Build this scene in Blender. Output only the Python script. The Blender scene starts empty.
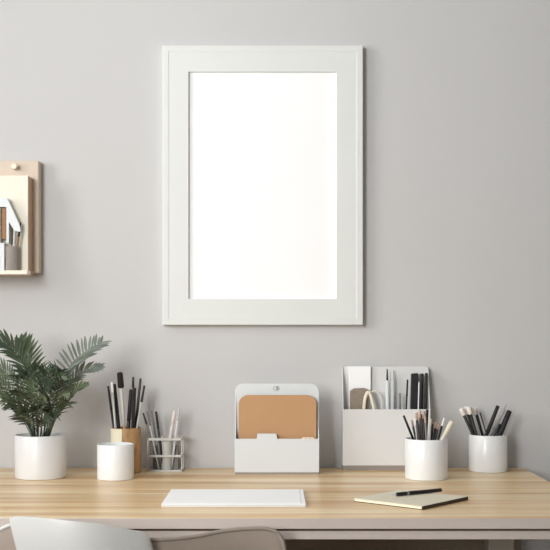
import bpy, bmesh, math, random
from mathutils import Vector, Matrix, Quaternion
random.seed(4)
C = bpy.context.scene.collection
CAMY, CAMZ, F, HY = -2.6, 1.0532, 1100.0, 335.0
DESK = 0.74
def X(px, d): return (px-275)/F*d                 # photo column at a distance -> metres
def Z(py, d): return CAMZ-(py-HY)/F*d             # photo row at a distance -> metres
def Y(d): return CAMY+d
def DB(py): return (CAMZ-DESK)*F/(py-HY)          # distance of a desk point seen at a row
def lin(c): return tuple(((v/255)/12.92 if v/255<=.04045 else ((v/255+.055)/1.055)**2.4) for v in c)

# ---------------------------------------------------------------- materials
def mat(name, col, rough=.5, metal=0, spec=.5, var=0.0, vscale=8, vstretch=(1,1,1), bump=0, bscale=60, alpha=1, coat=0, trans=0, ior=1.45):
    m = bpy.data.materials.new(name); m.use_nodes = True
    nt = m.node_tree; b = nt.nodes['Principled BSDF']
    c = lin(col)+(1,)
    b.inputs['Base Color'].default_value = c
    b.inputs['Roughness'].default_value = rough
    b.inputs['Metallic'].default_value = metal
    b.inputs['Specular IOR Level'].default_value = spec
    b.inputs['IOR'].default_value = ior
    b.inputs['Alpha'].default_value = alpha
    b.inputs['Coat Weight'].default_value = coat
    b.inputs['Transmission Weight'].default_value = trans
    tc = nt.nodes.new('ShaderNodeTexCoord'); mp = nt.nodes.new('ShaderNodeMapping')
    nt.links.new(tc.outputs['Object'], mp.inputs['Vector']); mp.inputs['Scale'].default_value = vstretch
    n = nt.nodes.new('ShaderNodeTexNoise'); n.inputs['Scale'].default_value = vscale; n.inputs['Detail'].default_value = 4
    nt.links.new(mp.outputs[0], n.inputs['Vector'])
    r = nt.nodes.new('ShaderNodeValToRGB')
    r.color_ramp.elements[0].position = .3; r.color_ramp.elements[1].position = .7
    r.color_ramp.elements[0].color = tuple(v*(1-var) for v in c[:3])+(1,)
    r.color_ramp.elements[1].color = tuple(min(1,v*(1+var)) for v in c[:3])+(1,)
    nt.links.new(n.outputs['Fac'], r.inputs[0]); nt.links.new(r.outputs[0], b.inputs['Base Color'])
    if bump:
        n2 = nt.nodes.new('ShaderNodeTexNoise'); n2.inputs['Scale'].default_value = bscale; n2.inputs['Detail'].default_value = 3
        nt.links.new(mp.outputs[0], n2.inputs['Vector'])
        bp = nt.nodes.new('ShaderNodeBump'); bp.inputs['Strength'].default_value = bump; bp.inputs['Distance'].default_value = .002
        nt.links.new(n2.outputs['Fac'], bp.inputs['Height']); nt.links.new(bp.outputs[0], b.inputs['Normal'])
    return m

def wood_mat(name, cols, sx=1.4, sy=26, rough=.42, knots=True, coat=0.0):
    m = bpy.data.materials.new(name); m.use_nodes = True
    nt = m.node_tree; b = nt.nodes['Principled BSDF']; b.inputs['Roughness'].default_value = rough
    b.inputs['Coat Weight'].default_value = coat; b.inputs['Coat Roughness'].default_value = .18
    N = nt.nodes.new; L = nt.links.new
    tc = N('ShaderNodeTexCoord'); mp = N('ShaderNodeMapping'); mp.inputs['Scale'].default_value = (sx, sy, sy)
    L(tc.outputs['Object'], mp.inputs['Vector'])
    w = N('ShaderNodeTexNoise'); w.inputs['Scale'].default_value = 1.0; w.inputs['Detail'].default_value = 7; w.inputs['Distortion'].default_value = .6
    L(mp.outputs[0], w.inputs['Vector'])
    r = N('ShaderNodeValToRGB'); L(w.outputs['Fac'], r.inputs[0])
    while len(r.color_ramp.elements) < len(cols): r.color_ramp.elements.new(.5)
    for i, c in enumerate(cols):
        r.color_ramp.elements[i].position = .30+.42*i/(len(cols)-1); r.color_ramp.elements[i].color = lin(c)+(1,)
    # plank tone, board by board
    mp2 = N('ShaderNodeMapping'); mp2.inputs['Scale'].default_value = (.35, 9, 1); L(tc.outputs['Object'], mp2.inputs['Vector'])
    v = N('ShaderNodeTexVoronoi'); v.inputs['Scale'].default_value = 1.0; L(mp2.outputs[0], v.inputs['Vector'])
    bw = N('ShaderNodeRGBToBW'); L(v.outputs['Color'], bw.inputs[0])
    mr = N('ShaderNodeMapRange'); mr.inputs['To Min'].default_value = .90; mr.inputs['To Max'].default_value = 1.06; L(bw.outputs[0], mr.inputs[0])
    mx = N('ShaderNodeMix'); mx.data_type = 'RGBA'; mx.blend_type = 'MULTIPLY'; mx.inputs[0].default_value = 1
    L(r.outputs[0], mx.inputs[6]); L(mr.outputs[0], mx.inputs[7])
    # fine pores
    mp3 = N('ShaderNodeMapping'); mp3.inputs['Scale'].default_value = (6, 260, 260); L(tc.outputs['Object'], mp3.inputs['Vector'])
    n3 = N('ShaderNodeTexNoise'); n3.inputs['Scale'].default_value = 1; n3.inputs['Detail'].default_value = 3; L(mp3.outputs[0], n3.inputs['Vector'])
    m3 = N('ShaderNodeMapRange'); m3.inputs['From Min'].default_value = .3; m3.inputs['From Max'].default_value = .7
    m3.inputs['To Min'].default_value = .90; m3.inputs['To Max'].default_value = 1.05; L(n3.outputs['Fac'], m3.inputs[0])
    mx2 = N('ShaderNodeMix'); mx2.data_type = 'RGBA'; mx2.blend_type = 'MULTIPLY'; mx2.inputs[0].default_value = 1
    L(mx.outputs[2], mx2.inputs[6]); L(m3.outputs[0], mx2.inputs[7])
    L(mx2.outputs[2], b.inputs['Base Color'])
    bp = N('ShaderNodeBump'); bp.inputs['Strength'].default_value = .12; bp.inputs['Distance'].default_value = .001
    L(n3.outputs['Fac'], bp.inputs['Height']); L(bp.outputs[0], b.inputs['Normal'])
    return m

M = dict(
 wall = mat('wall_paint', (203,202,201), .85, var=.012, vscale=2.5, bump=.05, bscale=220, spec=.2),
 floor = wood_mat('floor_boards', [(80,62,48),(104,82,62),(120,96,74)], rough=.6),
 wood = wood_mat('light_oak', [(196,150,100),(230,192,140),(244,216,170),(252,234,200)], rough=.38, coat=.15),
 edge = mat('greige_edge', (196,184,175), .55, var=.03),
 leg = mat('greige_paint', (190,182,168), .6, var=.03),
 shadepanel = mat('underdesk_shade_taupe', (150,138,124), .7, var=.06),
 white = mat('white_ceramic', (236,238,238), .32, var=.01, coat=.2),
 pot = mat('white_glazed_pot', (226,226,226), .35, var=.015, coat=.2),
 frame = mat('white_lacquer', (223,225,221), .5, var=.006),
 poster = mat('blank_paper', (253,253,253), .8, var=0, spec=.2),
 plastic = mat('white_plastic', (217,221,222), .45, var=.008),
 plasticg = mat('grey_white_plastic', (225,225,224), .5, var=.01),
 base = mat('taupe_base', (150,142,134), .6, var=.03),
 kraft = mat('kraft_card', (190,150,112), .85, var=.015, vscale=30, bump=.1, bscale=400, spec=.2),
 black = mat('black_plastic', (24,23,24), .38, var=.1),
 blackm = mat('matt_black', (36,34,35), .6, var=.15, vscale=40),
 dgrey = mat('charcoal', (62,58,55), .5, var=.15),
 grey = mat('grey_plastic', (128,126,120), .45, var=.1),
 lgrey = mat('pale_grey', (200,199,194), .45, var=.06),
 steel = mat('brushed_steel', (190,188,184), .3, metal=1, var=.08),
 cream = mat('cream_plastic', (236,228,208), .5, var=.03),
 tan = mat('tan_wood', (206,172,130), .55, var=.12, vscale=30, vstretch=(1,1,.1)),
 brown = mat('brown_wood', (158,112,72), .55, var=.2, vscale=30, vstretch=(1,1,.1)),
 bamboo = mat('mottled_brown_wood', (186,146,100), .5, var=.3, vscale=55, vstretch=(1,1,.6)),
 creamlit = mat('cream_painted_highlight', (248,242,214), .3, var=.03),
 rose = mat('dusty_rose', (190,160,145), .6, var=.08),
 pink = mat('blush_white', (232,222,214), .45, var=.05),
 bristle = mat('dark_bristle', (40,34,34), .9, var=.4, vscale=200, vstretch=(1,1,.05), bump=.6, bscale=400),
 whitebr = mat('white_bristle', (248,240,234), .9, var=.06, vscale=200, bump=.5, bscale=500),
 leaf = mat('palm_leaf', (96,110,84), .45, var=.4, vscale=22),
 leafd = mat('palm_leaf_dark', (68,82,64), .45, var=.4, vscale=22),
 leafs = mat('palm_leaf_grey', (110,118,106), .5, var=.2, vscale=22),
 stem = mat('palm_stem', (132,142,100), .5, var=.15),
 soil = mat('potting_soil', (70,54,42), .95, var=.4, vscale=90, bump=.8, bscale=120),
 board = mat('beige_board', (214,198,180), .6, var=.04, vscale=12, vstretch=(1,1,.2)),
 boardbox = mat('beige_box', (196,164,134), .6, var=.05, vscale=12, vstretch=(1,1,.2)),
 creampanel = mat('cream_panel', (238,232,216), .6, var=.015),
 taupefab = mat('taupe_felt', (150,138,124), .9, var=.08, vscale=80, bump=.4, bscale=500, spec=.2),
 padcov = mat('cream_paper', (228,220,198), .75, var=.02, vscale=60),
 padpage = mat('ivory_pages', (240,230,206), .8, var=.05, vscale=10, vstretch=(1,1,120)),
 paddark = mat('dark_board', (70,58,48), .7, var=.1),
 chair = mat('chair_white_shell', (196,195,190), .42, var=.012, coat=.1),
 chairshade = mat('chair_shaded_taupe', (150,136,124), .6, var=.04, vscale=20),  # shell of the wings, their shade put into a darker taupe
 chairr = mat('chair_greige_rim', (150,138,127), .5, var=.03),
 grmark = mat('grey_mark', (150,148,146), .6, var=.05),
 smoke = mat('smoked_frost', (150,146,136), .3, var=.05, alpha=.72),
)
def glass_mat():
    m = bpy.data.materials.new('window_glass'); m.use_nodes = True; nt = m.node_tree
    for n in list(nt.nodes): nt.nodes.remove(n)
    o = nt.nodes.new('ShaderNodeOutputMaterial'); mx = nt.nodes.new('ShaderNodeMixShader')
    t = nt.nodes.new('ShaderNodeBsdfTransparent'); g = nt.nodes.new('ShaderNodeBsdfGlossy'); g.inputs['Roughness'].default_value = .03
    fr = nt.nodes.new('ShaderNodeFresnel'); fr.inputs[0].default_value = 1.3
    nt.links.new(fr.outputs[0], mx.inputs[0]); nt.links.new(t.outputs[0], mx.inputs[1]); nt.links.new(g.outputs[0], mx.inputs[2])
    nt.links.new(mx.outputs[0], o.inputs[0]); return m
M['glass'] = glass_mat()

# ---------------------------------------------------------------- helpers
def obj(name, bm, m, parent=None, loc=None, rot=None, smooth=False, bevel=0, seg=2):
    me = bpy.data.meshes.new(name)
    bmesh.ops.recalc_face_normals(bm, faces=bm.faces)
    if smooth:
        for f in bm.faces: f.smooth = True
        for e in bm.edges:
            if len(e.link_faces) == 2 and e.calc_face_angle(0) > math.radians(38): e.smooth = False
    bm.to_mesh(me); bm.free()
    me.materials.append(M[m]); o = bpy.data.objects.new(name, me); C.objects.link(o)
    if parent: o.parent = parent
    if loc is not None: o.location = loc
    if rot is not None: o.rotation_mode = 'QUATERNION'; o.rotation_quaternion = rot
    if bevel:
        b = o.modifiers.new('bevel', 'BEVEL'); b.width = bevel; b.segments = seg; b.limit_method = 'ANGLE'
    return o
def tag(o, label, cat, group=None):
    o['label'] = label; o['category'] = cat
    if group: o['group'] = group
    return o
def thing(name, label, cat, loc=(0,0,0), rot=None, group=None):
    o = bpy.data.objects.new(name, None); C.objects.link(o); o.empty_display_size = .02
    o.location = loc
    if rot is not None: o.rotation_mode = 'QUATERNION'; o.rotation_quaternion = rot
    return tag(o, label, cat, group)
def struct(name, bm, m, parent=None, **k):
    o = obj(name, bm, m, parent, **k)
    if not parent: o['kind'] = 'structure'
    return o
def box(bm, x0, x1, y0, y1, z0, z1):
    vs = [bm.verts.new((x, y, z)) for x in (x0, x1) for y in (y0, y1) for z in (z0, z1)]
    for f in ((0,1,3,2),(4,6,7,5),(0,4,5,1),(2,3,7,6),(0,2,6,4),(1,5,7,3)): bm.faces.new([vs[i] for i in f])
    return bm
def B(*a): return box(bmesh.new(), *a)
def lathe(prof, n=40, sx=1, sy=1, closed=False):
    bm = bmesh.new(); rings = []
    for r, z in prof:
        if r < 1e-6: rings.append([bm.verts.new((0,0,z))])
        else: rings.append([bm.verts.new((r*sx*math.cos(2*math.pi*i/n), r*sy*math.sin(2*math.pi*i/n), z)) for i in range(n)])
    pairs = list(zip(rings, rings[1:]))
    if closed: pairs.append((rings[-1], rings[0]))
    for a, b in pairs:
        for i in range(n):
            j = (i+1) % n
            if len(a) == 1 and len(b) == 1: continue
            if len(a) == 1: bm.faces.new((a[0], b[j], b[i]))
            elif len(b) == 1: bm.faces.new((a[i], a[j], b[0]))
            else: bm.faces.new((a[i], a[j], b[j], b[i]))
    return bm
def rod(z0, z1, r, r1=None, n=14, rnd=.35):
    r1 = r if r1 is None else r1; e = min(rnd*r, (z1-z0)*.2); e1 = min(rnd*r1, (z1-z0)*.2)
    return lathe([(0,z0),(r-e*.7,z0),(r,z0+e),(r1,z1-e1),(r1-e1*.7,z1),(0,z1)], n)
def tube(bm, pts, r, n=8, closed=False):
    pts = [Vector(p) for p in pts]; rings = []; up = None
    rr = r if isinstance(r, (list,tuple)) else [r]*len(pts)
    for i, p in enumerate(pts):
        a = pts[i-1] if (i or closed) else p; b = pts[(i+1) % len(pts)] if (i < len(pts)-1 or closed) else p
        t = (b-a).normalized()
        if up is None: up = Vector((0,0,1)) if abs(t.z) < .9 else Vector((0,1,0))
        u = (up-t*up.dot(t)).normalized(); v = t.cross(u); up = u
        rings.append([bm.verts.new(p+(u*math.cos(2*math.pi*k/n)+v*math.sin(2*math.pi*k/n))*rr[i]) for k in range(n)])
    prs = list(zip(rings, rings[1:]))
    if closed: prs.append((rings[-1], rings[0]))
    for a, b in prs:
        for k in range(n): bm.faces.new((a[k], a[(k+1)%n], b[(k+1)%n], b[k]))
    if not closed: bm.faces.new(rings[0]); bm.faces.new(rings[-1][::-1])
    return bm
def outline(pts, y0, y1):
    """extrude an x/z outline between two depths"""
    bm = bmesh.new()
    a = [bm.verts.new((x, y0, z)) for x, z in pts]; b = [bm.verts.new((x, y1, z)) for x, z in pts]
    bm.faces.new(a); bm.faces.new(b[::-1])
    for i in range(len(pts)): j = (i+1) % len(pts); bm.faces.new((a[i], a[j], b[j], b[i]))
    return bm
def rounded(x0, x1, z0, z1, r, n=8):
    """x/z outline with the two upper corners rounded"""
    p = [(x0, z0), (x1, z0)]
    for k in range(n+1): t = math.pi/2*k/n; p.append((x1-r+r*math.cos(t), z1-r+r*math.sin(t)))
    for k in range(n+1): t = math.pi/2+math.pi/2*k/n; p.append((x0+r+r*math.cos(t), z1-r+r*math.sin(t)))
    return p
def ring_lathe(prof, n=48): return lathe(prof, n, closed=True)
def cat(pts, n=24):
    pts = [Vector(p) for p in pts]; P = [2*pts[0]-pts[1]]+pts+[2*pts[-1]-pts[-2]]; out = []
    m = len(pts)-1
    for k in range(n+1):
        s = k/n*m; i = min(int(s), m-1); t = s-i; a, b, c, d = P[i:i+4]
        out.append(.5*((2*b)+(c-a)*t+(2*a-5*b+4*c-d)*t*t+(3*b-a-3*c+d)*t**3))
    return out

# ---------------------------------------------------------------- the room
LX, RX, FY, HZ = -1.75, 2.1, -3.1, 2.7
struct('wall_back', B(LX-.1, RX, 0, .12, 0, HZ), 'wall')
struct('wall_right', B(RX, RX+.1, FY, .12, 0, HZ), 'wall')
struct('ceiling', B(LX-.12, RX+.1, FY, .12, HZ, HZ+.05), 'wall')
WY0, WY1, WZ0, WZ1 = -2.0, -0.8, 1.15, 2.35
bm = bmesh.new()
box(bm, LX-.12, LX, FY, WY0, 0, HZ); box(bm, LX-.12, LX, WY1, 0, 0, HZ)
box(bm, LX-.12, LX, WY0, WY1, 0, WZ0); box(bm, LX-.12, LX, WY0, WY1, WZ1, HZ)
struct('wall_left', bm, 'wall')
struct('floor', B(LX-.12, RX, FY, .12, -.05, 0), 'floor')
VX0, VX1, VZ0, VZ1 = -1.72, -0.80, 0.95, 2.30          # second window, behind the camera at its left
bm = bmesh.new()
box(bm, LX-.12, VX0, FY-.1, FY, 0, HZ); box(bm, VX1, RX+.1, FY-.1, FY, 0, HZ)
box(bm, VX0, VX1, FY-.1, FY, 0, VZ0); box(bm, VX0, VX1, FY-.1, FY, VZ1, HZ)
struct('wall_front', bm, 'wall')
w = bmesh.new(); t = .04
box(w, VX0, VX0+t, FY-.08, FY-.04, VZ0, VZ1); box(w, VX1-t, VX1, FY-.08, FY-.04, VZ0, VZ1)
box(w, VX0+t, VX1-t, FY-.08, FY-.04, VZ0, VZ0+t); box(w, VX0+t, VX1-t, FY-.08, FY-.04, VZ1-t, VZ1)
win = struct('window_2', w, 'frame')
obj('pane', B(VX0+t, VX1-t, FY-.062, FY-.058, VZ0+t, VZ1-t), 'glass', win)
w = bmesh.new()
box(w, LX-.09, LX-.04, WY0, WY0+t, WZ0, WZ1); box(w, LX-.09, LX-.04, WY1-t, WY1, WZ0, WZ1)
box(w, LX-.09, LX-.04, WY0+t, WY1-t, WZ0, WZ0+t); box(w, LX-.09, LX-.04, WY0+t, WY1-t, WZ1-t, WZ1)
box(w, LX-.085, LX-.045, (WY0+WY1)/2-.015, (WY0+WY1)/2+.015, WZ0+t, WZ1-t)
win = struct('window_1', w, 'frame')
obj('pane', B(LX-.068, LX-.064, WY0+t, WY1-t, WZ0+t, WZ1-t), 'glass', win)
struct('baseboard_back', B(LX, RX, -.014, 0, 0, .09), 'frame')

# ---------------------------------------------------------------- desk
DF = DB(518.0); YF = Y(DF); DXR = X(522.5, 2.6); DXL = -0.98
desk = thing('desk', 'wide light oak desk with greige edge and frame against the wall', 'desk', ((DXL+DXR)/2, YF/2, 0))
ox, oy = desk.location.x, desk.location.y
def DBX(x0,x1,y0,y1,z0,z1): return B(x0-ox, x1-ox, y0-oy, y1-oy, z0, z1)
obj('desktop', DBX(DXL, DXR, YF+.002, -.008, DESK-.018, DESK), 'wood', desk)
obj('edge_band', DBX(DXL, DXR, YF, YF+.002, DESK-.0185, DESK-.0006), 'edge', desk)
bm = DBX(DXL+.01, DXR-.01, YF+.006, YF+.03, DESK-.038, DESK-.0235)
box(bm, DXL+.01-ox, DXR-.01-ox, -.03-oy, -.01-oy, DESK-.038, DESK-.018)
box(bm, DXL+.01-ox, DXL+.035-ox, YF+.03-oy, -.03-oy, DESK-.038, DESK-.018); box(bm, DXR-.035-ox, DXR-.01-ox, YF+.03-oy, -.03-oy, DESK-.038, DESK-.018)
obj('rail', bm, 'edge', desk, bevel=.001)
lx0, lx1 = X(487, 2.52), X(512, 2.52)
for a, b_ in ((lx0, lx1), (DXL+.05, DXL+.106)): obj('leg', DBX(a, b_, -.1, -.045, 0, DESK-.018), 'leg', desk, bevel=.002)
for a, b_ in ((DXR-.06, DXR-.012), (DXL+.012, DXL+.06)): obj('leg', DBX(a, b_, YF+.03, YF+.078, 0, DESK-.018), 'leg', desk, bevel=.002)
obj('back_panel', DBX(DXL+.106, DXR-.012, -.043, -.031, .25, DESK-.0385), 'shadepanel', desk)  # added dark sheet, stands for the wall's shade under the desk

# ---------------------------------------------------------------- picture frame
d = 2.575
fx0, fx1, fz0, fz1 = X(162.3, d), X(363, d), Z(325, d), Z(45, d)
ix0, ix1, iz0, iz1 = X(188.3, d), X(336.7, d), Z(299, d), Z(71.5, d)
fcx, fcz = (fx0+fx1)/2, (fz0+fz1)/2
pf = thing('picture_frame', 'large white wooden frame hanging on the wall above the desk', 'picture frame', (fcx, 0, fcz))
def frame_ring(prof):
    # prof: (inset 0..1 from the outer edge, y) ; mitred rectangular sweep
    bm = bmesh.new(); rings = []
    hx, hz, kx, kz = (fx1-fx0)/2, (fz1-fz0)/2, (ix1-ix0)/2, (iz1-iz0)/2
    ccx, ccz = (ix0+ix1)/2-fcx, (iz0+iz1)/2-fcz
    for s, y in prof:
        a = [(-hx,-hz),(hx,-hz),(hx,hz),(-hx,hz)]; b = [(ccx-kx,ccz-kz),(ccx+kx,ccz-kz),(ccx+kx,ccz+kz),(ccx-kx,ccz+kz)]
        rings.append([bm.verts.new((a[i][0]*(1-s)+b[i][0]*s, y, a[i][1]*(1-s)+b[i][1]*s)) for i in range(4)])
    for a, b in zip(rings, rings[1:]+rings[:1]):
        for i in range(4): bm.faces.new((a[i], a[(i+1)%4], b[(i+1)%4], b[i]))
    return bm
obj('moulding', frame_ring([(0,0),(0,-.0235),(.02,-.0250),(.22,-.0250),(.25,-.0242),(.32,-.0240),(1,-.0236),(1,-.012),(1,0)]), 'frame', pf)
obj('mat_board', B(ix0-fcx-.0008, ix1-fcx+.0008, -.0150, -.002, iz0-fcz-.0008, iz1-fcz+.0008), 'poster', pf)

# ---------------------------------------------------------------- wall box at the left
bd = 2.567; bx1 = X(38.6, bd); bz1, bz0 = Z(160.5, bd), Z(272.6, bd); bx0 = bx1-.34
by = Y(bd)
wb = thing('wall_organizer', 'beige wooden wall board with a shallow open box, hung on the wall at left', 'wall organizer', ((bx0+bx1)/2, 0, bz0))
wx, wz = wb.location.x, bz0
obj('back_board', B(bx0-wx, bx1-wx, by, 0, 0, bz1-bz0), 'board', wb, bevel=.002)
cd = 2.522; cy = Y(cd); cx1 = X(28, cd); cz1, cz0 = Z(175.5, cd), Z(274.3, 2.49)
cx0 = cx1-.30; ly = Y(2.488)
obj('box_body', B(cx0-wx, cx1-wx, cy+.004, by, cz0-wz, cz1-wz), 'boardbox', wb, bevel=.001)
obj('front_panel', B(cx0-wx, cx1-wx, cy, cy+.004, cz0-wz, cz1-wz), 'creampanel', wb, bevel=.001)
obj('ledge', B(cx0-wx, X(27.6, 2.49)-wx, ly, cy, cz0-wz, cz0+.009-wz), 'creampanel', wb, bevel=.001)
k = obj('knob', lathe([(0,0),(.004,0),(.004,.008),(.0075,.010),(.0075,.019),(.006,.021),(0,.021)], 24), 'cream', wb, smooth=True,
        loc=(X(16, bd)-wx, by, Z(167.5, bd)-wz), rot=Vector((0,0,1)).rotation_difference(Vector((0,-1,0))))
# what stands in the box
zl = cz0+.009
def wp(px, py, d): return X(px, d), Z(py, d)
d = 2.503; yb = Y(d)
bm = bmesh.new()
hp = [wp(-14,243,d), wp(-14,204,d), wp(-6,198,d), wp(7.5,198.5,d), wp(11,206,d), wp(20.5,227,d), wp(20.5,232,d), wp(15,231,d), wp(9.2,222,d), wp(9.2,243,d), wp(6.8,243,d), wp(6.8,207,d), wp(0.5,207,d), wp(0.5,243,d)]
pouch = thing('card_holder', 'white folded card holder with a slanting strap inside the wall box', 'holder', (X(0,d), yb, zl))
def loc_out(pts, o): return [(x-o.location.x, z-o.location.z) for x, z in pts]
obj('card_shell', outline(loc_out(hp, pouch), -.004, .010), 'plastic', pouch)
obj('card_pocket', outline(loc_out([(X(-14,d), zl), (X(5,d), zl), wp(5,243,d), wp(-14,243,d)], pouch), -.006, .012), 'plastic', pouch, bevel=.001)
stk = tag(obj('wooden_block', outline([wp(1.2,239,d),wp(6.2,239,d),wp(6,208,d),wp(1.6,208,d)], yb+.000, yb+.006), 'brown', bevel=.0008), 'brown wooden stick standing in the white card holder', 'stick')
stk.location.z = 0
gx0, gx1 = X(5.5,d), X(18.3,d)
gb = tag(obj('grey_tin', lathe([(0,0),(.0135,0),(.0145,.001),(.0145,.056),(.0125,.056),(.0125,.004),(0,.004)], 24, 1, .78), 'base', loc=((gx0+gx1)/2, yb, zl), smooth=True),
     'small grey tin standing at the right end of the wall box', 'tin')
def stick2(name, label, catg, p0, p1, r, m, parts=(), group=None, r1=None, n=12):
    """a straight stick from p0 to p1; parts: (name, from, to, radius, radius1, material)"""
    p0, p1 = Vector(p0), Vector(p1); L = (p1-p0).length
    q = Vector((0,0,1)).rotation_difference((p1-p0).normalized())
    if not parts:
        return tag(obj(name, rod(0, L, r, r1, n), m, loc=p0, rot=q, smooth=True), label, catg, group)
    t = thing(name, label, catg, p0, q, group)
    for nm, a, b, ra, rb, mm in parts:
        sxx = 1
        obj(nm, rod(a*L, b*L, ra, rb, n), mm, t, smooth=True)
    return t
stick2('pen', 'short dark pen leaning out of the grey tin in the wall box', 'pen', ((gx0+gx1)/2-.002, yb, zl+.006), (X(12.5,d), yb-.003, Z(228,d)), .0022, 'dgrey')
stick2('pen', 'pale cream pen upright in the grey tin in the wall box', 'pen', ((gx0+gx1)/2+.003, yb-.004, zl+.006), (X(15,d), yb-.004, Z(232,d)), .0022, 'lgrey')
stick2('paintbrush', 'thin dark brush at the right in the grey tin in the wall box', 'paintbrush', ((gx0+gx1)/2+.006, yb+.002, zl+.006), (X(20.5,d), yb+.001, Z(222,d)), .0018, 'dgrey',
       (('handle',0,.68,.0015,.0018,'brown'),('bristles',.68,1,.0028,.0012,'bristle')))

# ---------------------------------------------------------------- cups
def cup(name, label, pl, pr, ytop, ybase, m, wall=.0028, cat_='cup'):
    df = DB(ybase); r = (pr-pl)/2/F*df*1.015; dc = df+r; r = (pr-pl)/2/F*dc
    cx, cyy = X((pl+pr)/2, dc), Y(dc); h = Z(ytop, dc)-DESK
    w = wall
    prof = [(0,0),(r-.003,0),(r-.0008,.0008),(r,.003),(r,h-.0012),(r-.0008,h),(r-w+.0008,h),(r-w,h-.0012),(r-w,.007),(r-w-.003,.005),(0,.005)]
    o = tag(obj(name, lathe(prof, 64), m, loc=(cx, cyy, DESK), smooth=True), label, cat_)
    return dict(o=o, x=cx, y=cyy, r=r, ri=r-w, h=h, zf=DESK+.005)
segs = []; CALLS = []; OFFS = {
 'thin black pen leaning furthest left in the wooden pencil cup': (-0.0025, -0.007),
 'white pen second from left in the wooden pencil cup': (-0.0127, -0.0145),
 'thick black marker left of the flat brush in the wooden pencil cup': (0.0011, -0.002),
 'brush with tall black bristles, topmost in the wooden pencil cup': (0.0142, 0.025),
 'thick black marker right of the flat brush in the wooden pencil cup': (0.0019, 0.0104),
 'grey green pencil rising behind the black markers in the wooden pencil cup': (0.0142, 0.006),
 'thick black marker, the rightmost of three in the wooden pencil cup': (-0.0033, -0.0141),
 'tall dark grey pencil leaning right in the wooden pencil cup': (0.0178, 0.0229),
 'pale grey pencil with dark end, leaning furthest right in the wooden pencil cup': (0.006, -0.0048),
 'thin grey pencil leaning furthest left out of the wire pen rack': (-0.0086, 0.001),
 'pale grey pencil, second from left in the wire pen rack': (-0.019, -0.0107),
 'grey pencil beside the black pen in the wire pen rack': (0.0174, 0.0163),
 'black pen leaning left in the wire pen rack': (-0.0083, -0.006),
 'thick blush white marker leaning right in the wire pen rack': (0.0077, 0.0135),
 'slim white pen at the right end of the wire pen rack': (-0.0034, 0.0017),
 'charcoal pen leaning furthest left in the front white pencil cup': (0.0036, 0.0094),
 'dark pencil with rose end, next to the left leaning pen in the front white cup': (0.0348, 0.0386),
 'thin pale pencil, second from the left leaning pen in the front white cup': (0.0183, 0.0165),
 'rose tipped dark pencil below the organizer front in the front white cup': (-0.003, -0.0117),
 'tall black pencil with rose end left of centre in the front white cup': (-0.0272, -0.0193),
 'black pencil at the very front of the front white cup': (-0.0378, -0.0298),
 'dark pencil rising at the back centre of the front white cup': (0.0143, 0.017),
 'thickest tall black pencil at the centre of the front white cup': (-0.0043, -0.0041),
 'thin grey pencil with rose end, front centre of the front white cup': (-0.0395, -0.0347),
 'pale pencil behind the tall black ones in the front white cup': (-0.0071, -0.0109),
 'short black pencil right of centre in the front white cup': (0.0268, 0.0364),
 'black pencil with broad rose end on the right in the front white cup': (0.0183, 0.0218),
 'short charcoal pencil with rose end, front right of the front white cup': (0.0044, 0.0032),
 'black pen with white end leaning right in the front white pencil cup': (-0.0027, -0.0036),
 'pale wooden spatula leaning out at the right of the front white pencil cup': (-0.0155, -0.0255),
 'white tipped brush with black handle leaning furthest left in the right cup': (0.003, -0.0035),
 'white tipped brush with black handle, second from left in the right cup': (0.0254, 0.0284),
 'white tipped brush with black handle left of the pale handled one': (-0.0211, -0.0304),
 'white tipped brush with pale handle in the right cup': (0.001, 0.0051),
 'white tipped brush with dark handle, rightmost of the left leaning brushes': (0.0275, 0.0249),
 'thin dark stick leaning left between brushes and markers in the right cup': (0.0317, 0.024),
 'rounded black marker leaning right, leftmost marker in the right cup': (-0.0137, -0.003),
 'translucent grey marker between two black ones in the right cup': (0.0109, 0.016),
 'thick black marker leaning furthest right in the right cup': (-0.0109, -0.0136),
 'short black marker at the front of the right cup': (-0.0138, -0.0069),
}
def stick_geo(c, tip, rimpx, yr, yb, r):
    zb = c['zf']+r*.6+.0008; zr = DESK+c['h']; yR = c['y']+yr; yB = c['y']+yb; d = 2.6+yR
    for _ in range(4):
        zt = Z(tip[1], d); f = (zr-zb)/(zt-zb); yT = yB+(yR-yB)/f; d = 2.6+yT
    xt = X(tip[0], d); xr = X(rimpx, 2.6+yR); xb = xr-(xt-xr)*f/(1-f)
    lim = c['ri']-r*1.3-.001; v = Vector((xb-c['x'], yB-c['y']))
    if v.length > lim:                                       # keep the foot inside the cup
        m_ = math.sqrt(max(0, lim*lim-v.y*v.y)) if abs(v.y) < lim else 0
        v.x = math.copysign(m_, v.x); v.y = max(-lim, min(lim, v.y)); xb = c['x']+v.x; yB = c['y']+v.y
    p0, p1 = Vector((xb, yB, zb)), Vector((xt, yT, zt)); rr = p0.lerp(p1, f)
    return p0, p1, math.hypot(rr.x-c['x'], rr.y-c['y'])+r-c['ri'], rr
def stick(c, tip, rimpx, yr, yb, r, name, label, catg, m, parts=(), group=None, r1=None, rim_r=None, n=12):
    """stick standing in cup c; tip = photo point of its top, rimpx = column where it passes the rim"""
    R = max([r]+[q[3] for q in parts if q[0] != 'bristles' and q[0] != 'blade'])
    CALLS.append((c, tip, rimpx, yr, yb, R, label))
    yr, yb = OFFS.get(label, (yr, yb))
    p0, p1, over, _ = stick_geo(c, tip, rimpx, yr, yb, R)
    return stick2(name, label, catg, p0, p1, r, m, parts, group, r1, n)

def pen_parts(r, body, tipm, cap=.3, rc=None): # upright with its cap up
    rc = rc or r*1.08
    return (('barrel',0,1-cap,r*.92,r*.98,body),('cap',1-cap,1,rc,rc*.85,tipm))

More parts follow.
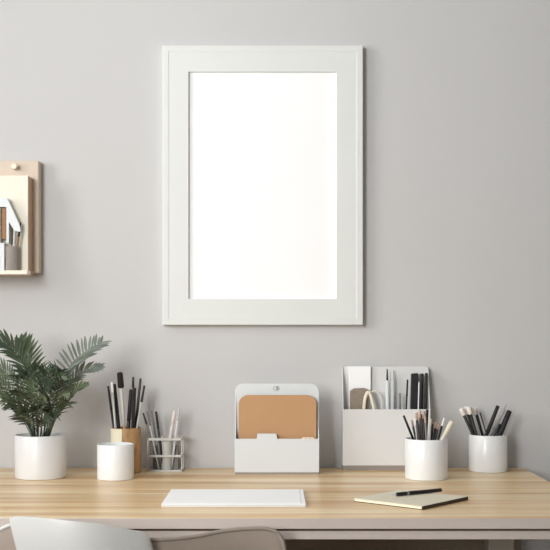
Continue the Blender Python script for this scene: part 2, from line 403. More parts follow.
# potted palm
df = DB(480.6); pr_ = (66-15)/2/F*(df+.057); pc = df+pr_; pcx, pcy = X(40.7, pc), Y(pc); ph = Z(434.5, pc)-DESK
palm = thing('potted_palm', 'green feathery palm in a round white pot at the left of the desk', 'potted plant', (pcx, pcy, DESK))
r = pr_; w = .003
obj('pot', lathe([(0,0),(r-.004,0),(r-.001,.001),(r,.004),(r,ph-.0015),(r-.001,ph),(r-w,ph),(r-w-.0006,ph-.002),(r-w-.0006,.008),(0,.008)], 72), 'pot', palm, smooth=True)
obj('soil', lathe([(0,.0085),(r-w-.0012,.0085),(r-w-.0012,ph-.014),(r*.6,ph-.011),(0,ph-.009)], 40), 'soil', palm, smooth=True)
def frond(pts, nl, L, m, t0=.22, wid=.0042, spread=.85, droop=.35, face=(0,-1,.2), stemr=.0015, asym=1.0):
    """pts in world metres; returns nothing; leaflets both sides of an arching midrib"""
    P = cat(pts, 40); bm = bmesh.new()
    o = palm.location
    tube(bm, [p-o for p in P], [stemr*(1-.75*i/40) for i in range(41)], 6)
    face = Vector(face).normalized()
    for s in (-1, 1):
        for i in range(nl):
            t = t0+(1-t0)*(i+.3*(s > 0))/(nl-.3); t = min(t, .995)
            k = int(t*40); p = P[k].lerp(P[min(k+1, 40)], t*40-k)
            tg = (P[min(k+1,40)]-P[max(k-1,0)]).normalized()
            side = tg.cross(face).normalized()*s
            u = (t-t0)/(1-t0)
            ll = L*(.55+.45*math.sin(math.pi*min(1, .12+u*.95)))*(.9+.2*random.random())
            if u > .85: ll *= 1-.35*(u-.85)/.15
            if s < 0: ll *= asym
            sp_ = spread if not isinstance(spread, tuple) else spread[s > 0]
            ang = sp_*(1-.45*u)+random.uniform(-.09,.09)
            dr = (tg*math.cos(ang)+side*math.sin(ang)+face*random.uniform(.0,.28)).normalized()
            nrm = dr.cross(side.cross(dr)).normalized(); wv = dr.cross(face).normalized()
            wv = (wv+face*random.uniform(-.5,.5)).normalized()
            ww = wid*(.8+.4*random.random())
            rows = []; q = p.copy(); dd = dr.copy(); st = 6
            for j in range(st+1):
                a = j/st; wd = ww*(math.sin(math.pi*min(1,(a*.8+.16)))**.8)*(1 if a < .99 else .08)
                fold = face*wd*.35
                row = [q-wv*wd+fold, q.copy(), q+wv*wd+fold]
                for z in row: z.y = min(z.y, -.006)
                rows.append([bm.verts.new(z-o) for z in row])
                dd = (dd+Vector((0,0,-droop/st))*(.4+1.2*a)).normalized(); q = q+dd*ll/st
            for a, b in zip(rows, rows[1:]):
                bm.faces.new((a[0],a[1],b[1],b[0])); bm.faces.new((a[1],a[2],b[2],b[1]))
    me_o = obj('frond', bm, m, palm)
    for f in me_o.data.polygons: f.use_smooth = True
    return me_o
def W(px, py, dy):
    d = pc+dy; return Vector((X(px, d), Y(d), Z(py, d)))
sb = lambda px, dy=0: W(px, 440, dy)
# the big arching fronds, right then left
frond([sb(44), W(51,412,-.005), W(59,388,-.01), W(70,366,-.01), W(86,351,-.015), W(103,342,-.02)], 18, .058, 'leafs', .38, .0030, (1.45,.55), .12, asym=.72)
frond([sb(45,.01), W(56,408,.02), W(66,388,.03), W(82,372,.02), W(102,366,.01)], 15, .034, 'leafs', .42, .0026, (.8,.5), .5)
frond([sb(46,-.01), W(56,414,-.02), W(67,397,-.03), W(77,388,-.04), W(88,384,-.05)], 14, .022, 'leaf', .34, .0018, (.9,.5), .2)
frond([sb(47,.01), W(55,420,.02), W(64,405,.03), W(74,393,.03), W(84,387,.03)], 12, .018, 'leafd', .34, .0016, (1.0,.3), .1)
frond([sb(48,.0), W(54,423,-.03), W(60,412,-.04), W(66,402,-.05), W(73,395,-.05)], 10, .015, 'leaf', .34, .0015, (1.0,.3), .1)
frond([sb(38), W(37,405,0), W(35,385,.0), W(31,366,.0), W(26,352,-.005), W(20,340,-.01)], 13, .046, 'leaf', .46, .0036, (.7,1.15), .05, asym=.8)
frond([sb(36,-.01), W(31,402,-.03), W(28,380,-.05), W(20,358,-.06), W(6,344,-.07), W(-14,338,-.08)], 17, .046, 'leafd', .40, .0032, (.7,.8), .55)
frond([sb(35), W(26,406,.01), W(15,384,.02), W(2,369,.03), W(-16,364,.03)], 16, .034, 'leaf', .40, .0024, .75, .6)
frond([sb(34,-.01), W(24,410,-.03), W(12,394,-.05), W(0,382,-.06), W(-16,381,-.07)], 15, .028, 'leaf', .34, .0022, .75, .5)
frond([sb(33,.01), W(22,418,.02), W(10,404,.03), W(2,393,.03), W(-6,383,.04)], 12, .022, 'leaf', .4, .0017, (.4,.9), .3)
frond([sb(34,.0), W(26,422,-.03), W(17,412,-.04), W(9,402,-.05), W(2,392,-.05)], 12, .018, 'leafd', .34, .0016, (.3,1.0), .1)
# the thicket in the middle
spots = [(20,378,-.07),(28,374,-.08),(37,370,-.05),(45,373,-.07),(54,378,-.05),(61,383,-.06),(33,386,-.10),(45,388,-.10),(57,395,-.08),(20,392,-.09),
         (14,399,-.06),(30,398,-.11),(40,400,-.11),(51,404,-.10),(40,378,.04),(28,382,.05),(54,386,.05),(17,407,-.05),(62,404,-.04),(58,374,-.02),(48,376,.02),
         (36,408,-.09),(26,410,-.08),(48,412,-.08),(31,418,-.08),(42,420,-.08),(52,416,-.06),(22,416,-.06)]
for i, (px, py, dy) in enumerate(spots):
    bx = 40.5+(px-40.5)*.3+random.uniform(-3,3); bend = random.uniform(-6,6)
    ex_, ey_ = (px-40.5)*.30+bend*1.2, -4+abs(px-40.5)*.12
    frond([sb(bx, dy*.15), W(bx+(px-bx)*.35, 440+(py-440)*.42, dy*.4), W(bx+(px-bx)*.72, 440+(py-440)*.8, dy*.8), W(px, py, dy), W(px+ex_, py+ey_, dy*1.2)],
          10, .030+.014*random.random(), ('leaf','leafd','leaf','leafd')[i%4], .40, .0019, .75, .55, face=(random.uniform(-.7,.7), -1, random.uniform(-.4,.7)), stemr=.0013)

# ---- white empty cup, brass/wood cup
c1 = cup('cup', 'plain white cup with nothing in it, in front of the wooden pencil cup', 97.3, 133.8, 443.8, 481.2, 'white')
c2 = cup('pencil_cup', 'mottled brown wooden pencil cup with a painted cream highlight, behind the plain white cup', 111, 141, 427.5, 474.3, 'bamboo', cat_='pencil cup')
# highlight on its left flank, put on as a cream coloured strip
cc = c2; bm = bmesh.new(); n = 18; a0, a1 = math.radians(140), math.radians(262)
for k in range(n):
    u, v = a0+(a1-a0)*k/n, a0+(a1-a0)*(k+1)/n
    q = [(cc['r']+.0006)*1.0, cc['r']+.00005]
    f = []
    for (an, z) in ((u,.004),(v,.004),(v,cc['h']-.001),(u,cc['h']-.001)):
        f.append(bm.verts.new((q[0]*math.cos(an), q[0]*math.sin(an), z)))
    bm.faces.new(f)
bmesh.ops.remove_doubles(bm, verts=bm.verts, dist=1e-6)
o = obj('cream_highlight', bm, 'creamlit', cc['o'], smooth=True)
G = 'pens and brushes in the wooden pencil cup'
stick(c2, (108.2,386), 113.6, -.006, .000, .0027, 'pen', 'thin black pen leaning furthest left in the wooden pencil cup', 'pen', 'black', pen_parts(.0027,'black','blackm'), G)
stick(c2, (111.8,382), 115.4, .010, .010, .0027, 'pen', 'white pen second from left in the wooden pencil cup', 'pen', 'lgrey', pen_parts(.0027,'lgrey','poster',.12), G)
stick(c2, (114.2,384), 118.6, -.008, -.010, .0044, 'marker', 'thick black marker left of the flat brush in the wooden pencil cup', 'marker', 'black', pen_parts(.0044,'black','blackm',.35,.0046), G)
stick(c2, (119.8,372.5), 124.2, .006, .006, .003, 'paintbrush', 'brush with tall black bristles, topmost in the wooden pencil cup', 'paintbrush', 'tan',
      (('handle',0,.45,.0036,.0034,'tan'),('ferrule',.45,.84,.0034,.0040,'pink'),('bristles',.84,1,.0072,.0068,'bristle')), G)
stick(c2, (131,389.5), 128.3, -.010, -.008, .0044, 'marker', 'thick black marker right of the flat brush in the wooden pencil cup', 'marker', 'black', pen_parts(.0044,'black','blackm',.4,.0046), G)
stick(c2, (133.2,377), 132.3, .016, .012, .0027, 'pencil', 'grey green pencil rising behind the black markers in the wooden pencil cup', 'pencil', 'grey', pen_parts(.0027,'grey','dgrey',.12), G)
stick(c2, (134.6,388), 132.9, -.004, -.001, .0042, 'marker', 'thick black marker, the rightmost of three in the wooden pencil cup', 'marker', 'black', pen_parts(.0042,'black','blackm',.4,.0044), G)
stick(c2, (140.6,378.5), 135.6, .008, .003, .0030, 'pencil', 'tall dark grey pencil leaning right in the wooden pencil cup', 'pencil', 'dgrey', pen_parts(.0030,'grey','dgrey',.6), G)
stick(c2, (144.4,385.5), 137.0, -.003, -.012, .0027, 'pencil', 'pale grey pencil with dark end, leaning furthest right in the wooden pencil cup', 'pencil', 'lgrey', pen_parts(.0027,'lgrey','dgrey',.2), G)

# ---- wire rack with pens
d = 2.52; rx0, rx1 = X(147.3, d), X(182.3, d); ry0, ry1 = Y(d), Y(d)+.05; zt = Z(438, d); zm = Z(456.5, d)
rk = thing('wire_pen_rack', 'small rectangular pale metal pen rack standing near the wall', 'pen rack', ((rx0+rx1)/2, (ry0+ry1)/2, DESK))
hx, hy = (rx1-rx0)/2, (ry1-ry0)/2
def rect(z, q=.0): return [(-hx+.0015,-hy+.0015,z),(hx-.0015,-hy+.0015,z),(hx-.0015,hy-.0015,z),(-hx+.0015,hy-.0015,z)]
def bars(z, th, hh):
    bm = bmesh.new()
    box(bm,-hx,hx,-hy,-hy+th,z,z+hh); box(bm,-hx,hx,hy-th,hy,z,z+hh); box(bm,-hx,-hx+th,-hy+th,hy-th,z,z+hh); box(bm,hx-th,hx,-hy+th,hy-th,z,z+hh); return bm
for nm, z, hh in (('upper_rail', zt-DESK-.006, .006), ('middle_rail', zm-DESK-.002, .0055)):
    obj(nm, bars(z, .0018, hh), 'lgrey', rk, bevel=.0006)
bm = bars(0, .0018, .004); box(bm, -hx+.0018, hx-.0018, -hy+.0018, hy-.0018, 0, .0015)
obj('base_tray', bm, 'lgrey', rk)
for sx in (-1,1):
    for sy in (-1,1):
        x_, y_ = sx*(hx-.0012), sy*(hy-.0012)
        obj('post', B(x_-.0012, x_+.0012, y_-.0012, y_+.0012, .002, zt-DESK-.001), 'lgrey', rk)
tx0, tx1 = X(161.5, 2.54), X(171.5, 2.54)
tr = (tx1-tx0)/2
tag(obj('tumbler', lathe([(0,0),(tr-.001,0),(tr,.001),(tr,.066),(tr-.0012,.067),(tr-.0018,.066),(tr-.0018,.003),(0,.003)], 32), 'lgrey', loc=((tx0+tx1)/2, ry0+.023, DESK+.0016), smooth=True),
    'narrow pale grey tube standing in the middle of the wire pen rack', 'tube')
rc = dict(x=(rx0+rx1)/2, y=(ry0+ry1)/2, ri=.04, r=.04, h=zt-DESK, zf=DESK+.0018)
G = 'things standing in the wire pen rack'
# scissors at the left
def rstick(tip, rimpx, yr, yb, r, *a, **k): return stick(rc, tip, rimpx, yr, yb, r, *a, **k)
rstick((143.2,413), 150.5, -.016, -.010, .0022, 'pencil', 'thin grey pencil leaning furthest left out of the wire pen rack', 'pencil', 'grey', pen_parts(.0022,'grey','dgrey',.2), group=G)
rstick((147.0,411), 152.5, .008, .002, .0019, 'pencil', 'pale grey pencil, second from left in the wire pen rack', 'pencil', 'lgrey', pen_parts(.0019,'lgrey','grey',.25), group=G)
rstick((151.5,410), 155.6, -.004, -.004, .0021, 'pencil', 'grey pencil beside the black pen in the wire pen rack', 'pencil', 'grey', pen_parts(.0021,'lgrey','grey',.5), group=G)
rstick((156.0,411.5), 159.4, -.015, -.017, .0027, 'pen', 'black pen leaning left in the wire pen rack', 'pen', 'black', pen_parts(.0027,'black','blackm',.3), group=G)
rstick((174.6,411), 170.4, -.017, -.0195, .0045, 'marker', 'thick blush white marker leaning right in the wire pen rack', 'marker', 'pink', pen_parts(.0042,'pink','pink',.25,.0044), group=G)
rstick((179.2,408.5), 175.4, -.010, -.012, .0032, 'pen', 'slim white pen at the right end of the wire pen rack', 'pen', 'plastic', pen_parts(.0028,'plastic','lgrey',.2), group=G)
tag(obj('small_case', B(X(172.5,2.55), X(178,2.55), ry0+.032, ry0+.044, DESK+.0016, DESK+.056), 'grey', bevel=.001), 'grey case standing low inside the right of the wire pen rack', 'case')
tag(obj('small_case', B(X(152.5,2.55), X(157.5,2.55), ry0+.034, ry0+.045, DESK+.0016, DESK+.056), 'grey', bevel=.001), 'grey case standing low inside the left of the wire pen rack', 'case')

# ---- file holder with kraft folder
d = DB(474.6); hx0, hx1 = X(234.6, d), X(319.2, d); hy0 = Y(d); hyb = hy0+.030; db = d+.028
fh = thing('file_holder', 'white upright file holder with rounded top and low front pocket', 'file holder', ((hx0+hx1)/2, (hy0+hyb)/2, DESK))
fx, fy = fh.location.x, fh.location.y
zT = Z(383.5, db)
bx0_, bx1_ = X(234.9, db), X(318.9, db)
obj('back_panel', outline([(x-fx, z-DESK) for x, z in rounded(hx0, hx1, DESK+.006, zT, X(275+8, db))], hyb-.004-fy, hyb-fy), 'plastic', fh, bevel=.0008)
zp = Z(438.8, d); tz = Z(433.6, d)
fp = [(hx0, DESK+.005), (hx1, DESK+.005), (hx1, zp), (X(277.2,d), zp), (X(276.4,d), tz), (X(257.5,d), tz), (X(256.7,d), zp), (hx0, zp)]
obj('front_pocket', outline([(x-fx, z-DESK) for x, z in fp], hy0-fy, hy0+.003-fy), 'plastic', fh, bevel=.0006)
for a, b_ in ((hx0, hx0+.0025), (hx1-.0025, hx1)):
    zz = zp
    prof = [(hy0+.003, DESK+.006), (hyb-.004, DESK+.006), (hyb-.004, zT-.02), (hyb-.010, zp+.02), (hy0+.003, zp)]
    bm = bmesh.new(); A = [bm.verts.new((a-fx, y-fy, z-DESK)) for y, z in prof]; Bv = [bm.verts.new((b_-fx, y-fy, z-DESK)) for y, z in prof]
    bm.faces.new(A); bm.faces.new(Bv[::-1])
    for i in range(5): j = (i+1)%5; bm.faces.new((A[i], A[j], Bv[j], Bv[i]))
    obj('side_panel', bm, 'plastic', fh)
obj('foot_plate', B(hx0+.0012-fx, hx1-.0012-fx, hy0+.0015-fy, hyb-fy, 0, .0055), 'base', fh)
# ring-shaped emblem near the top
em = bmesh.new(); yy = hyb-.0042-fy; ex, ez = X(276.2, db)-fx, Z(388.3, db)-DESK
def circ(cx_, cz_, rx_, rz_, n=20, a0=0, a1=2*math.pi): return [(cx_+rx_*math.cos(a0+(a1-a0)*k/n), yy, cz_+rz_*math.sin(a0+(a1-a0)*k/n)) for k in range(n)]
tube(em, circ(ex-.001, ez, .0052, .0046), .0006, 6, closed=True)
tube(em, circ(ex+.0035, ez+.0002, .0030, .0042), .0006, 6, closed=True)
tube(em, [(ex+.0015, yy, ez+.0035),(ex+.0015, yy, ez-.0015)], .0009, 6)
obj('emblem', em, 'grmark', fh, smooth=True)
fd = d+.014
kf = tag(obj('document_folder', outline([(x-fx, z-DESK) for x, z in rounded(X(238.6, fd), X(316.4, fd), DESK+.0065, Z(395, fd), X(275+9.5, fd))], -.0015, .0015), 'kraft', loc=(fx, Y(fd), DESK), bevel=.0006),
    'brown kraft folder with rounded corners standing in the white file holder', 'folder')
kf.location.z = DESK
cl = thing('paper_clip', 'small cream clip on the right of the white file holder front', 'clip', (X(308, d), hy0, zp))
cw = X(275+6.6, d)
obj('clip_body', outline([(-cw,-.0012),(cw,-.0012),(cw*.95,.0012),(cw*.72,.0032),(-cw*.72,.0032),(-cw*.95,.0012)], -.0012, .0042), 'cream', cl)
for s in (-1,1): obj('dot', B(s*.0045-.0015, s*.0045+.0015, -.0016, -.0011, .0002, .0014), 'grmark', cl)

# ---- tall desk organizer
d = DB(470.3); ox0, ox1 = X(342.8, d), X(430.6, d); oy0 = Y(d); oyb = oy0+.046; db = d+.044
og = thing('desk_organizer', 'wide pale upright organizer with open top row of pens, against the wall', 'desk organizer', ((ox0+ox1)/2, (oy0+oyb)/2, DESK))
gx, gy = og.location.x, og.location.y
zT, zF, zB = Z(366.5, db), Z(409.3, d), Z(465.6, d)
obj('front_panel', B(ox0+.0005-gx, ox1-.0005-gx, oy0-gy, oy0+.003-gy, zB-DESK, zF-DESK), 'plasticg', og, bevel=.0006)
obj('base_band', B(ox0-gx, ox1-gx, oy0+.0008-gy, oyb-gy, 0, zB-DESK-.0003), 'base', og, bevel=.0006)
bxr = ox1-.002
obj('back_panel', outline([(x-gx, z-DESK) for x, z in rounded(ox0+.0025, ox1-.0025, zB, zT, .006)], oyb-.003-gy, oyb-gy), 'plasticg', og, bevel=.0004)
for a, b_, m_ in ((ox0, ox0+.0022,'plasticg'), (ox1-.0022, ox1,'plasticg')):
    prof = [(oy0+.003, zB), (oyb, zB), (oyb, zT-.001), (oyb-.006, zT-.002), (oyb-.02, zT-.03), (oy0+.012, zF+.012), (oy0+.003, zF)]
    bm = bmesh.new(); A = [bm.verts.new((a-gx, y-gy, z-DESK)) for y, z in prof]; Bv = [bm.verts.new((b_-gx, y-gy, z-DESK)) for y, z in prof]
    bm.faces.new(A); bm.faces.new(Bv[::-1]); nn = len(prof)
    for i in range(nn): j = (i+1)%nn; bm.faces.new((A[i], A[j], Bv[j], Bv[i]))
    obj('side_panel', bm, m_, og)
zo = zB+.0002; 
ym = (oy0+oyb)/2; dm = 2.6+ym
cy1 = oyb-.010
tag(obj('white_box', B(X(348.6,2.6+cy1), X(370.6,2.6+cy1), cy1-.004, cy1+.005, zo, Z(366.3, 2.6+cy1)), 'poster', bevel=.0008), 'flat white card box at the left in the top of the desk organizer', 'box')
cy2 = oyb-.023
tag(obj('felt_pouch', outline([(X(350,2.6+cy2), zo),(X(366.5,2.6+cy2), zo),(X(368.5,2.6+cy2), Z(389.5,2.6+cy2)),(X(364,2.6+cy2), Z(388,2.6+cy2)),(X(354,2.6+cy2), Z(388.3,2.6+cy2)),(X(350,2.6+cy2), Z(391,2.6+cy2))], cy2-.004, cy2+.005), 'taupefab', bevel=.001),
    'taupe felt pouch in front of the white card box in the desk organizer', 'pouch')
# scissors, handles up
cy3 = oy0+.012; ds = 2.6+cy3
sc = thing('scissors', 'scissors with cream loop handles standing in the desk organizer', 'scissors', (X(371,ds), cy3, zo))
def sl(px, py): return (X(px,ds)-sc.location.x, 0, Z(py,ds)-zo)
bm = bmesh.new(); tube(bm, [Vector(p) for p in cat([sl(364,409),sl(365,399),sl(367.5,392.5),sl(370,394),sl(372.5,402),sl(374,412),sl(371,424),sl(366,420)],30)], .0040, 10, closed=True)
obj('narrow_handle', bm, 'cream', sc, smooth=True)
bm = bmesh.new(); tube(bm, [Vector((p.x, .0075, p.z)) for p in cat([sl(371,392),sl(376,391.5),sl(381,397),sl(382,406),sl(379.5,415),sl(374,420),sl(371,424)],30)], .0014, 8)
obj('wide_handle', bm, 'cream', sc, smooth=True)
bm = outline([(sl(370,421)[0], sl(0,421)[2]), (sl(374,421)[0], sl(0,421)[2]), (sl(372,462)[0], .002)], .001, .003)
obj('blade', bm, 'steel', sc)
def ostick(tip, foot, y, r, name, label, catg, m, parts=(), n=12, dy=0):
    yt = oy0+y; d_ = 2.6+yt
    p0 = (X(foot, d_), yt+dy, zo+r*.3); p1 = (X(tip[0], d_), yt, Z(tip[1], d_))
    return stick2(name, label, catg, p0, p1, r, m, parts, 'pens standing in the desk organizer', n=n)
ostick((387.2,369), 388.2, .022, .0024, 'pen', 'slim white pen with a dark end, leftmost of the pens in the desk organizer', 'pen', 'poster', (('barrel',0,.88,.0044,.0046,'plastic'),('tip',.88,1,.0026,.0014,'dgrey')))
ostick((392.6,370.5), 391.6, .030, .0036, 'pen', 'thick white pen second from left in the desk organizer', 'pen', 'poster', (('barrel',0,.90,.0054,.0056,'plastic'),('tip',.90,1,.0052,.0026,'plastic')))
ostick((399.6,393), 400.6, .015, .0026, 'pen', 'short light grey pen between white and black pens in the desk organizer', 'pen', 'lgrey', pen_parts(.0026,'lgrey','grey',.25))
ostick((407.6,379.5), 403.6, .014, .0022, 'pencil', 'thin black pencil left of the black pen pack in the desk organizer', 'pencil', 'black', pen_parts(.0021,'black','blackm',.2))
o = tag(obj('pencil_case', outline([(X(409.3,2.580), zo),(X(414.9,2.580), zo),(X(418.0,2.580), Z(373,2.580)),(X(411.0,2.580), Z(373.6,2.580))], Y(2.580)-.006, Y(2.580)+.004), 'blackm', bevel=.0015), 'wide flat black pen case standing in the desk organizer', 'pen case')
ostick((421.9,373.5), 419.4, .030, .0042, 'marker', 'charcoal marker right of the flat black case in the desk organizer', 'marker', 'dgrey', pen_parts(.0048,'dgrey','blackm',.7,.0050))
ostick((426.4,373), 424.8, .020, .0036, 'marker', 'black marker at the right end of the desk organizer', 'marker', 'black', pen_parts(.0040,'black','blackm',.5,.0042))
ostick((419.0,382), 416.9, .010, .0012, 'thin_stick', 'thin white stick among the black pens in the desk organizer', 'stick', 'poster', n=8)

# ---- round white pencil cup in front
c3 = cup('pencil_cup', 'round white pencil cup full of pencils, in front of the desk organizer', 405, 447.4, 438.3, 481.2, 'white', cat_='pencil cup')
S = 'pencils and brushes in the front white pencil cup'
stick(c3, (403.6,415.5), 412.8, -.010, .004, .0027, 'pen', 'charcoal pen leaning furthest left in the front white pencil cup', 'pen', 'dgrey', pen_parts(.0026,'dgrey','black',.5), S)
tips = [((411.8,420),415.2,.008,.006,.0024,'dgrey','rose','dark pencil with rose end, next to the left leaning pen in the front white cup'),
 ((415.0,418),416.6,-.020,-.014,.0018,'lgrey','poster','thin pale pencil, second from the left leaning pen in the front white cup'),
 ((416.6,412.5),418.6,.016,.015,.0033,'dgrey','rose','rose tipped dark pencil below the organizer front in the front white cup'),
 ((420.2,410),420.3,.002,.003,.0026,'black','rose','tall black pencil with rose end left of centre in the front white cup'),
 ((421.2,414),422.2,-.022,-.019,.0021,'black','dgrey','black pencil at the very front of the front white cup'),
 ((423.8,411),423.6,.022,.020,.0033,'dgrey','rose','dark pencil rising at the back centre of the front white cup'),
 ((427.2,409.5),425.8,-.005,-.004,.0033,'black','black','thickest tall black pencil at the centre of the front white cup'),
 ((425.0,415.5),426.4,-.019,-.021,.0021,'grey','rose','thin grey pencil with rose end, front centre of the front white cup'),
 ((430.8,419),429.6,.016,.016,.0021,'lgrey','pink','pale pencil behind the tall black ones in the front white cup'),
 ((432.2,424),431.6,-.012,-.008,.0026,'black','dgrey','short black pencil right of centre in the front white cup'),
 ((436.4,422),433.8,.007,.006,.0032,'black','rose','black pencil with broad rose end on the right in the front white cup'),
 ((439.0,423),435.6,-.018,-.018,.0026,'dgrey','rose','short charcoal pencil with rose end, front right of the front white cup')]
for tip, rm, yr, yb_, r_, bod, tp, lab in tips:
    stick(c3, tip, rm, yr, yb_, r_, 'pencil', lab, 'pencil', bod, pen_parts(r_, bod, tp, .12), S)
stick(c3, (444.2,418), 438.4, -.004, -.014, .0026, 'pen', 'black pen with white end leaning right in the front white pencil cup', 'pen', 'black',
      (('barrel',0,.86,.0025,.0026,'black'),('button',.86,1,.0020,.0015,'poster')), S)
# pale wooden spatula-like brush
sp = stick(c3, (452.0,421.5), 442.2, .006, -.006, .0022, 'wooden_spoon', 'pale wooden spatula leaning out at the right of the front white pencil cup', 'spatula', 'cream',
      (('handle',0,.55,.0022,.0026,'tan'),('blade',.50,1,.0030,.0058,'cream')), S)

# ---- white brush cup at the right
c4 = cup('pencil_cup', 'round white brush cup nearest the right corner of the desk', 469, 507, 434.4, 473.2, 'white', cat_='pencil cup')
S = 'brushes and markers in the right white cup'
def brush(tip, rm, yr, yb_, hm, lab):
    stick(c4, tip, rm, yr, yb_, .0030, 'makeup_brush', lab, 'brush', hm, (('handle',0,.88,.0029,.0036,hm),('bristles',.88,1,.0046,.0057,'whitebr')), S)
brush((460.8,408.3), 472.8, -.005, .004, 'black', 'white tipped brush with black handle leaning furthest left in the right cup')
brush((464.6,407.2), 475.2, .008, .010, 'black', 'white tipped brush with black handle, second from left in the right cup')
brush((468.4,407.0), 476.6, -.014, -.006, 'black', 'white tipped brush with black handle left of the pale handled one')
brush((471.4,407.4), 478.6, -.004, -.002, 'lgrey', 'white tipped brush with pale handle in the right cup')
brush((474.6,407.6), 482.0, .010, .009, 'blackm', 'white tipped brush with dark handle, rightmost of the left leaning brushes')
stick(c4, (480.0,412.5), 486.2, .018, .013, .0015, 'pen', 'thin dark stick leaning left between brushes and markers in the right cup', 'stick', 'dgrey', (), S)
stick(c4, (498.0,405.8), 486.4, -.014, -.010, .0046, 'marker', 'rounded black marker leaning right, leftmost marker in the right cup', 'marker', 'black', pen_parts(.0046,'black','blackm',.45,.0050), S)
stick(c4, (506.0,404.5), 491.0, .000, .004, .0050, 'marker', 'translucent grey marker between two black ones in the right cup', 'marker', 'grey',
      (('barrel',0,.60,.0056,.0060,'lgrey'),('cap',.60,.93,.0062,.0054,'lgrey'),('clip',.93,1,.0018,.0016,'steel')), S)
stick(c4, (509.6,410.6), 499.6, -.006, -.016, .0050, 'marker', 'thick black marker leaning furthest right in the right cup', 'marker', 'black', pen_parts(.0066,'black','blackm',.5,.0070), S)
stick(c4, (500.0,424), 494.6, -.019, -.022, .0030, 'marker', 'short black marker at the front of the right cup', 'marker', 'blackm', pen_parts(.003,'black','black',.5,.0031), S)

# ---- white pad
d0, d1 = DB(507.2), (CAMZ-DESK-.006)*F/(489.3-HY)
wpad = thing('writing_pad', 'long blank white pad lying flat near the front of the desk', 'writing pad', (X(233.6, d0), Y((d0+d1)/2), DESK))
px0, px1 = X(161.6, d0), X(305.9, d0); hxw = (px1-px0)/2; hyw = (d1-d0)/2
obj('pages', B(-hxw, hxw, -hyw, hyw, 0, .0048), 'plastic', wpad, bevel=.0008)
obj('cover', B(-hxw, hxw, -hyw, hyw, .0049, .0062), 'poster', wpad, bevel=.0005)
obj('binding_strip', B(hxw-.009, hxw-.0075, -hyw+.001, hyw-.001, .0061, .0066), 'plastic', wpad)

# ---- cream note pad and pen
L_ = (X(352.7, DB(502.0)), Y(DB(502.0))); Fr = (X(422, DB(510)), Y(DB(510)))
ang = math.atan2(Fr[1]-L_[1], Fr[0]-L_[0])-.03; wn = math.hypot(Fr[0]-L_[0], Fr[1]-L_[1])
nb = thing('notebook', 'square cream notebook lying askew at the front right of the desk', 'notebook', (Fr[0], Fr[1], DESK), Quaternion((0,0,1), ang))
hn = .158
obj('bottom_cover', B(-wn, 0, 0, hn, 0, .0012), 'paddark', nb)
obj('pages', B(-wn+.0008, -.0012, .0006, hn-.001, .0013, .0052), 'padpage', nb)
obj('top_cover', B(-wn, 0, 0, hn, .0053, .0066), 'padcov', nb, bevel=.0004)
obj('shaded_edge', B(-.0002, .0012, 0, hn, .0000, .0064), 'paddark', nb)  # dark strip, shading of the notebook's right side put into colour
zpn = DESK+.0067+.0040
def onz(px, py, z): d_ = (CAMZ-z)*F/(py-HY); return Vector((X(px,d_), Y(d_), z))
a, b_ = onz(391.5, 494.9, zpn), onz(441.2, 490.0, zpn)
stick2('fountain_pen', 'black pen with a pale pointed tip lying on the cream notebook', 'pen', a, b_, .0036, 'black',
  (('nib',0,.09,.0010,.0022,'lgrey'),('grip',.09,.30,.0034,.0038,'black'),('ring',.30,.335,.0039,.0039,'steel'),('barrel',.335,1,.0038,.0036,'black')), n=20)

# ---------------------------------------------------------------- chair in front of the desk
ch = thing('armchair', 'white shell chair with shade-toned taupe side wings pulled up in front of the desk', 'chair', (X(82,1.74), Y(1.86), 0))
cxx, cyy = ch.location.x, ch.location.y
def interp(p, x):
    for (a, b), (c, d_) in zip(p, p[1:]):
        if a <= x <= c: return b+(d_-b)*(x-a)/(c-a)
    return p[0][1] if x < p[0][0] else p[-1][1]
def shell(name, top, xl, xr, dfun, zb, m, th, nu=56, nv=16, rimm=None):
    """top: [(px,py)] of the upper rim; xl,xr: side slopes in px per px of drop; dfun(s) distance"""
    bm = bmesh.new(); front = []; back = []
    p0, p1 = top[0][0], top[-1][0]
    for i in range(nu+1):
        s = .5-.5*math.cos(math.pi*i/nu); px = p0+(p1-p0)*s; py = interp(top, px); colf = []; colb = []
        d_ = dfun(s); zt_ = Z(py, d_)
        for j in range(nv+1):
            v = j/nv; z = zt_+(zb-zt_)*v
            drop = (zt_-z)*F/d_
            xx = X(px+(xl*(1-s)+xr*s)*drop, d_)
            lean = .02*v
            off = d_+lean*0+0.0
            ins = min(1.0, (j+.35)/1.6); 
            colf.append(bm.verts.new((xx-cxx, Y(off)-cyy-th*.5*ins, z)))
            colb.append(bm.verts.new((xx-cxx, Y(off)-cyy+th*.5*ins, z)))
        front.append(colf); back.append(colb)
    for i in range(nu):
        for j in range(nv):
            bm.faces.new((front[i][j], front[i+1][j], front[i+1][j+1], front[i][j+1]))
            bm.faces.new((back[i][j], back[i][j+1], back[i+1][j+1], back[i+1][j]))
        bm.faces.new((front[i][0], back[i][0], back[i+1][0], front[i+1][0]))
        bm.faces.new((front[i][nv], front[i+1][nv], back[i+1][nv], back[i][nv]))
    for i in (0, nu):
        for j in range(nv): bm.faces.new((front[i][j], front[i][j+1], back[i][j+1], back[i][j]))
    o = obj(name, bm, m, ch, smooth=True)
    if rimm:
        rb = bmesh.new(); q = []
        for i in range(nu+1):
            s = .5-.5*math.cos(math.pi*i/nu); px = p0+(p1-p0)*s; d_ = dfun(s)
            q.append((X(px, d_)-cxx, Y(d_)-cyy, Z(interp(top, px), d_)))
        tube(rb, q, th*.36, 10); obj('rim', rb, rimm, o, smooth=True)
    return o
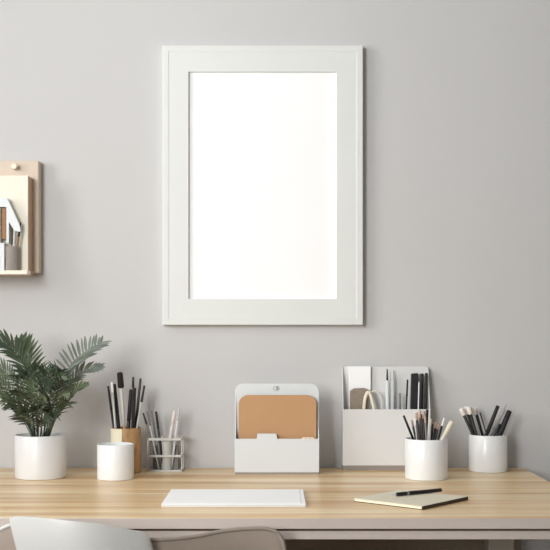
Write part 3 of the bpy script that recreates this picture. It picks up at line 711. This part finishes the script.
top = [(9.5,519.5),(10.5,517.4),(13,516.4),(20,516.2),(36,516.9),(50,518.4),(65,520.2),(80,521.6),(100,523.8),(118,527.4),(130,529.6),(141,531.2),(146,533.5),(149.5,538),(152.5,545),(154,552)]
shell('backrest', top, .26, .10, lambda s: 1.74-.030*math.sin(math.pi*s)+.02*s, .50, 'chair', .010)
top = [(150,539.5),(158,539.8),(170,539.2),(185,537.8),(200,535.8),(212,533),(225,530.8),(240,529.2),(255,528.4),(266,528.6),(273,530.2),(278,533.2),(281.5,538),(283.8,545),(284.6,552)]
shell('side_wing', top, .0, -.12, lambda s: 1.775+.06*math.sin(math.pi*.5*s), .50, 'chairshade', .010, rimm='chairr')
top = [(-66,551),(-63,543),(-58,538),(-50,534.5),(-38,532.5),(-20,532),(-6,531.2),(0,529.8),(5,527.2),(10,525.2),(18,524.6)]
shell('side_wing', top, .3, .3, lambda s: 1.835-.055*math.sin(math.pi*.5*s), .50, 'chairshade', .010, rimm='chair')
sw = .235
bm = lathe([(0,.462),(.85,.462),(.97,.468),(1,.480),(.98,.494),(.9,.500),(0,.494)], 48, sw, .20)
obj('seat', bm, 'chair', ch, smooth=True, loc=(.03,.09,0))
for sx in (-1,1):
    for sy in (-1,1):
        bm = bmesh.new(); tube(bm, [(.03+sx*.13, .09+sy*.11, .463), (.03+sx*.19, .09+sy*.17, 0)], [.013,.009], 12)
        obj('leg', bm, 'tan', ch, smooth=True)

for o_ in list(C.objects):
    n_ = o_.name.split('.')[0]
    if n_ == 'cream_highlight': o_['label'] = 'painted cream highlight'
    if n_ == 'side_wing': o_['label'] = 'shade-toned taupe side wing'
    if n_ == 'foot_plate': o_['label'] = 'taupe foot plate'
    if n_ == 'base_band': o_['label'] = 'taupe base band'
    if n_ == 'edge_band': o_['label'] = 'greige desk edge'
# ---------------------------------------------------------------- light, world, camera

EA, EB = 38, 77
def area(name, loc, rot, sx, sy, power, col=(1,1,1)):
    l = bpy.data.lights.new(name, 'AREA'); l.shape = 'RECTANGLE'; l.size = sx; l.size_y = sy; l.energy = power; l.color = col
    o = bpy.data.objects.new(name, l); C.objects.link(o); o.location = loc; o.rotation_euler = rot; return o
area('window_daylight', (LX-.14, (WY0+WY1)/2, (WZ0+WZ1)/2), (0, math.radians(-90), 0), WZ1-WZ0, WY1-WY0, EA, (.985, .99, .99))
area('window_daylight', ((VX0+VX1)/2, FY-.12, (VZ0+VZ1)/2), (math.radians(90), 0, 0), VX1-VX0, VZ1-VZ0, EB, (.985, .99, .99))
wd = bpy.data.worlds.new('world'); bpy.context.scene.world = wd; wd.use_nodes = True
bg = wd.node_tree.nodes['Background']; bg.inputs[0].default_value = (.97, .985, 1, 1); bg.inputs[1].default_value = .8

cam = bpy.data.cameras.new('camera'); co = bpy.data.objects.new('camera', cam); C.objects.link(co)
co.location = (0, CAMY, CAMZ); co.rotation_euler = (math.radians(90), 0, 0)
cam.sensor_width = 36; cam.lens = 72; cam.shift_y = (HY-275)/550; cam.clip_start = .05
bpy.context.scene.camera = co
vs = bpy.context.scene.view_settings
vs.view_transform = 'Standard'; vs.look = 'None'; vs.gamma = 1; vs.exposure = 0; vs.use_curve_mapping = False
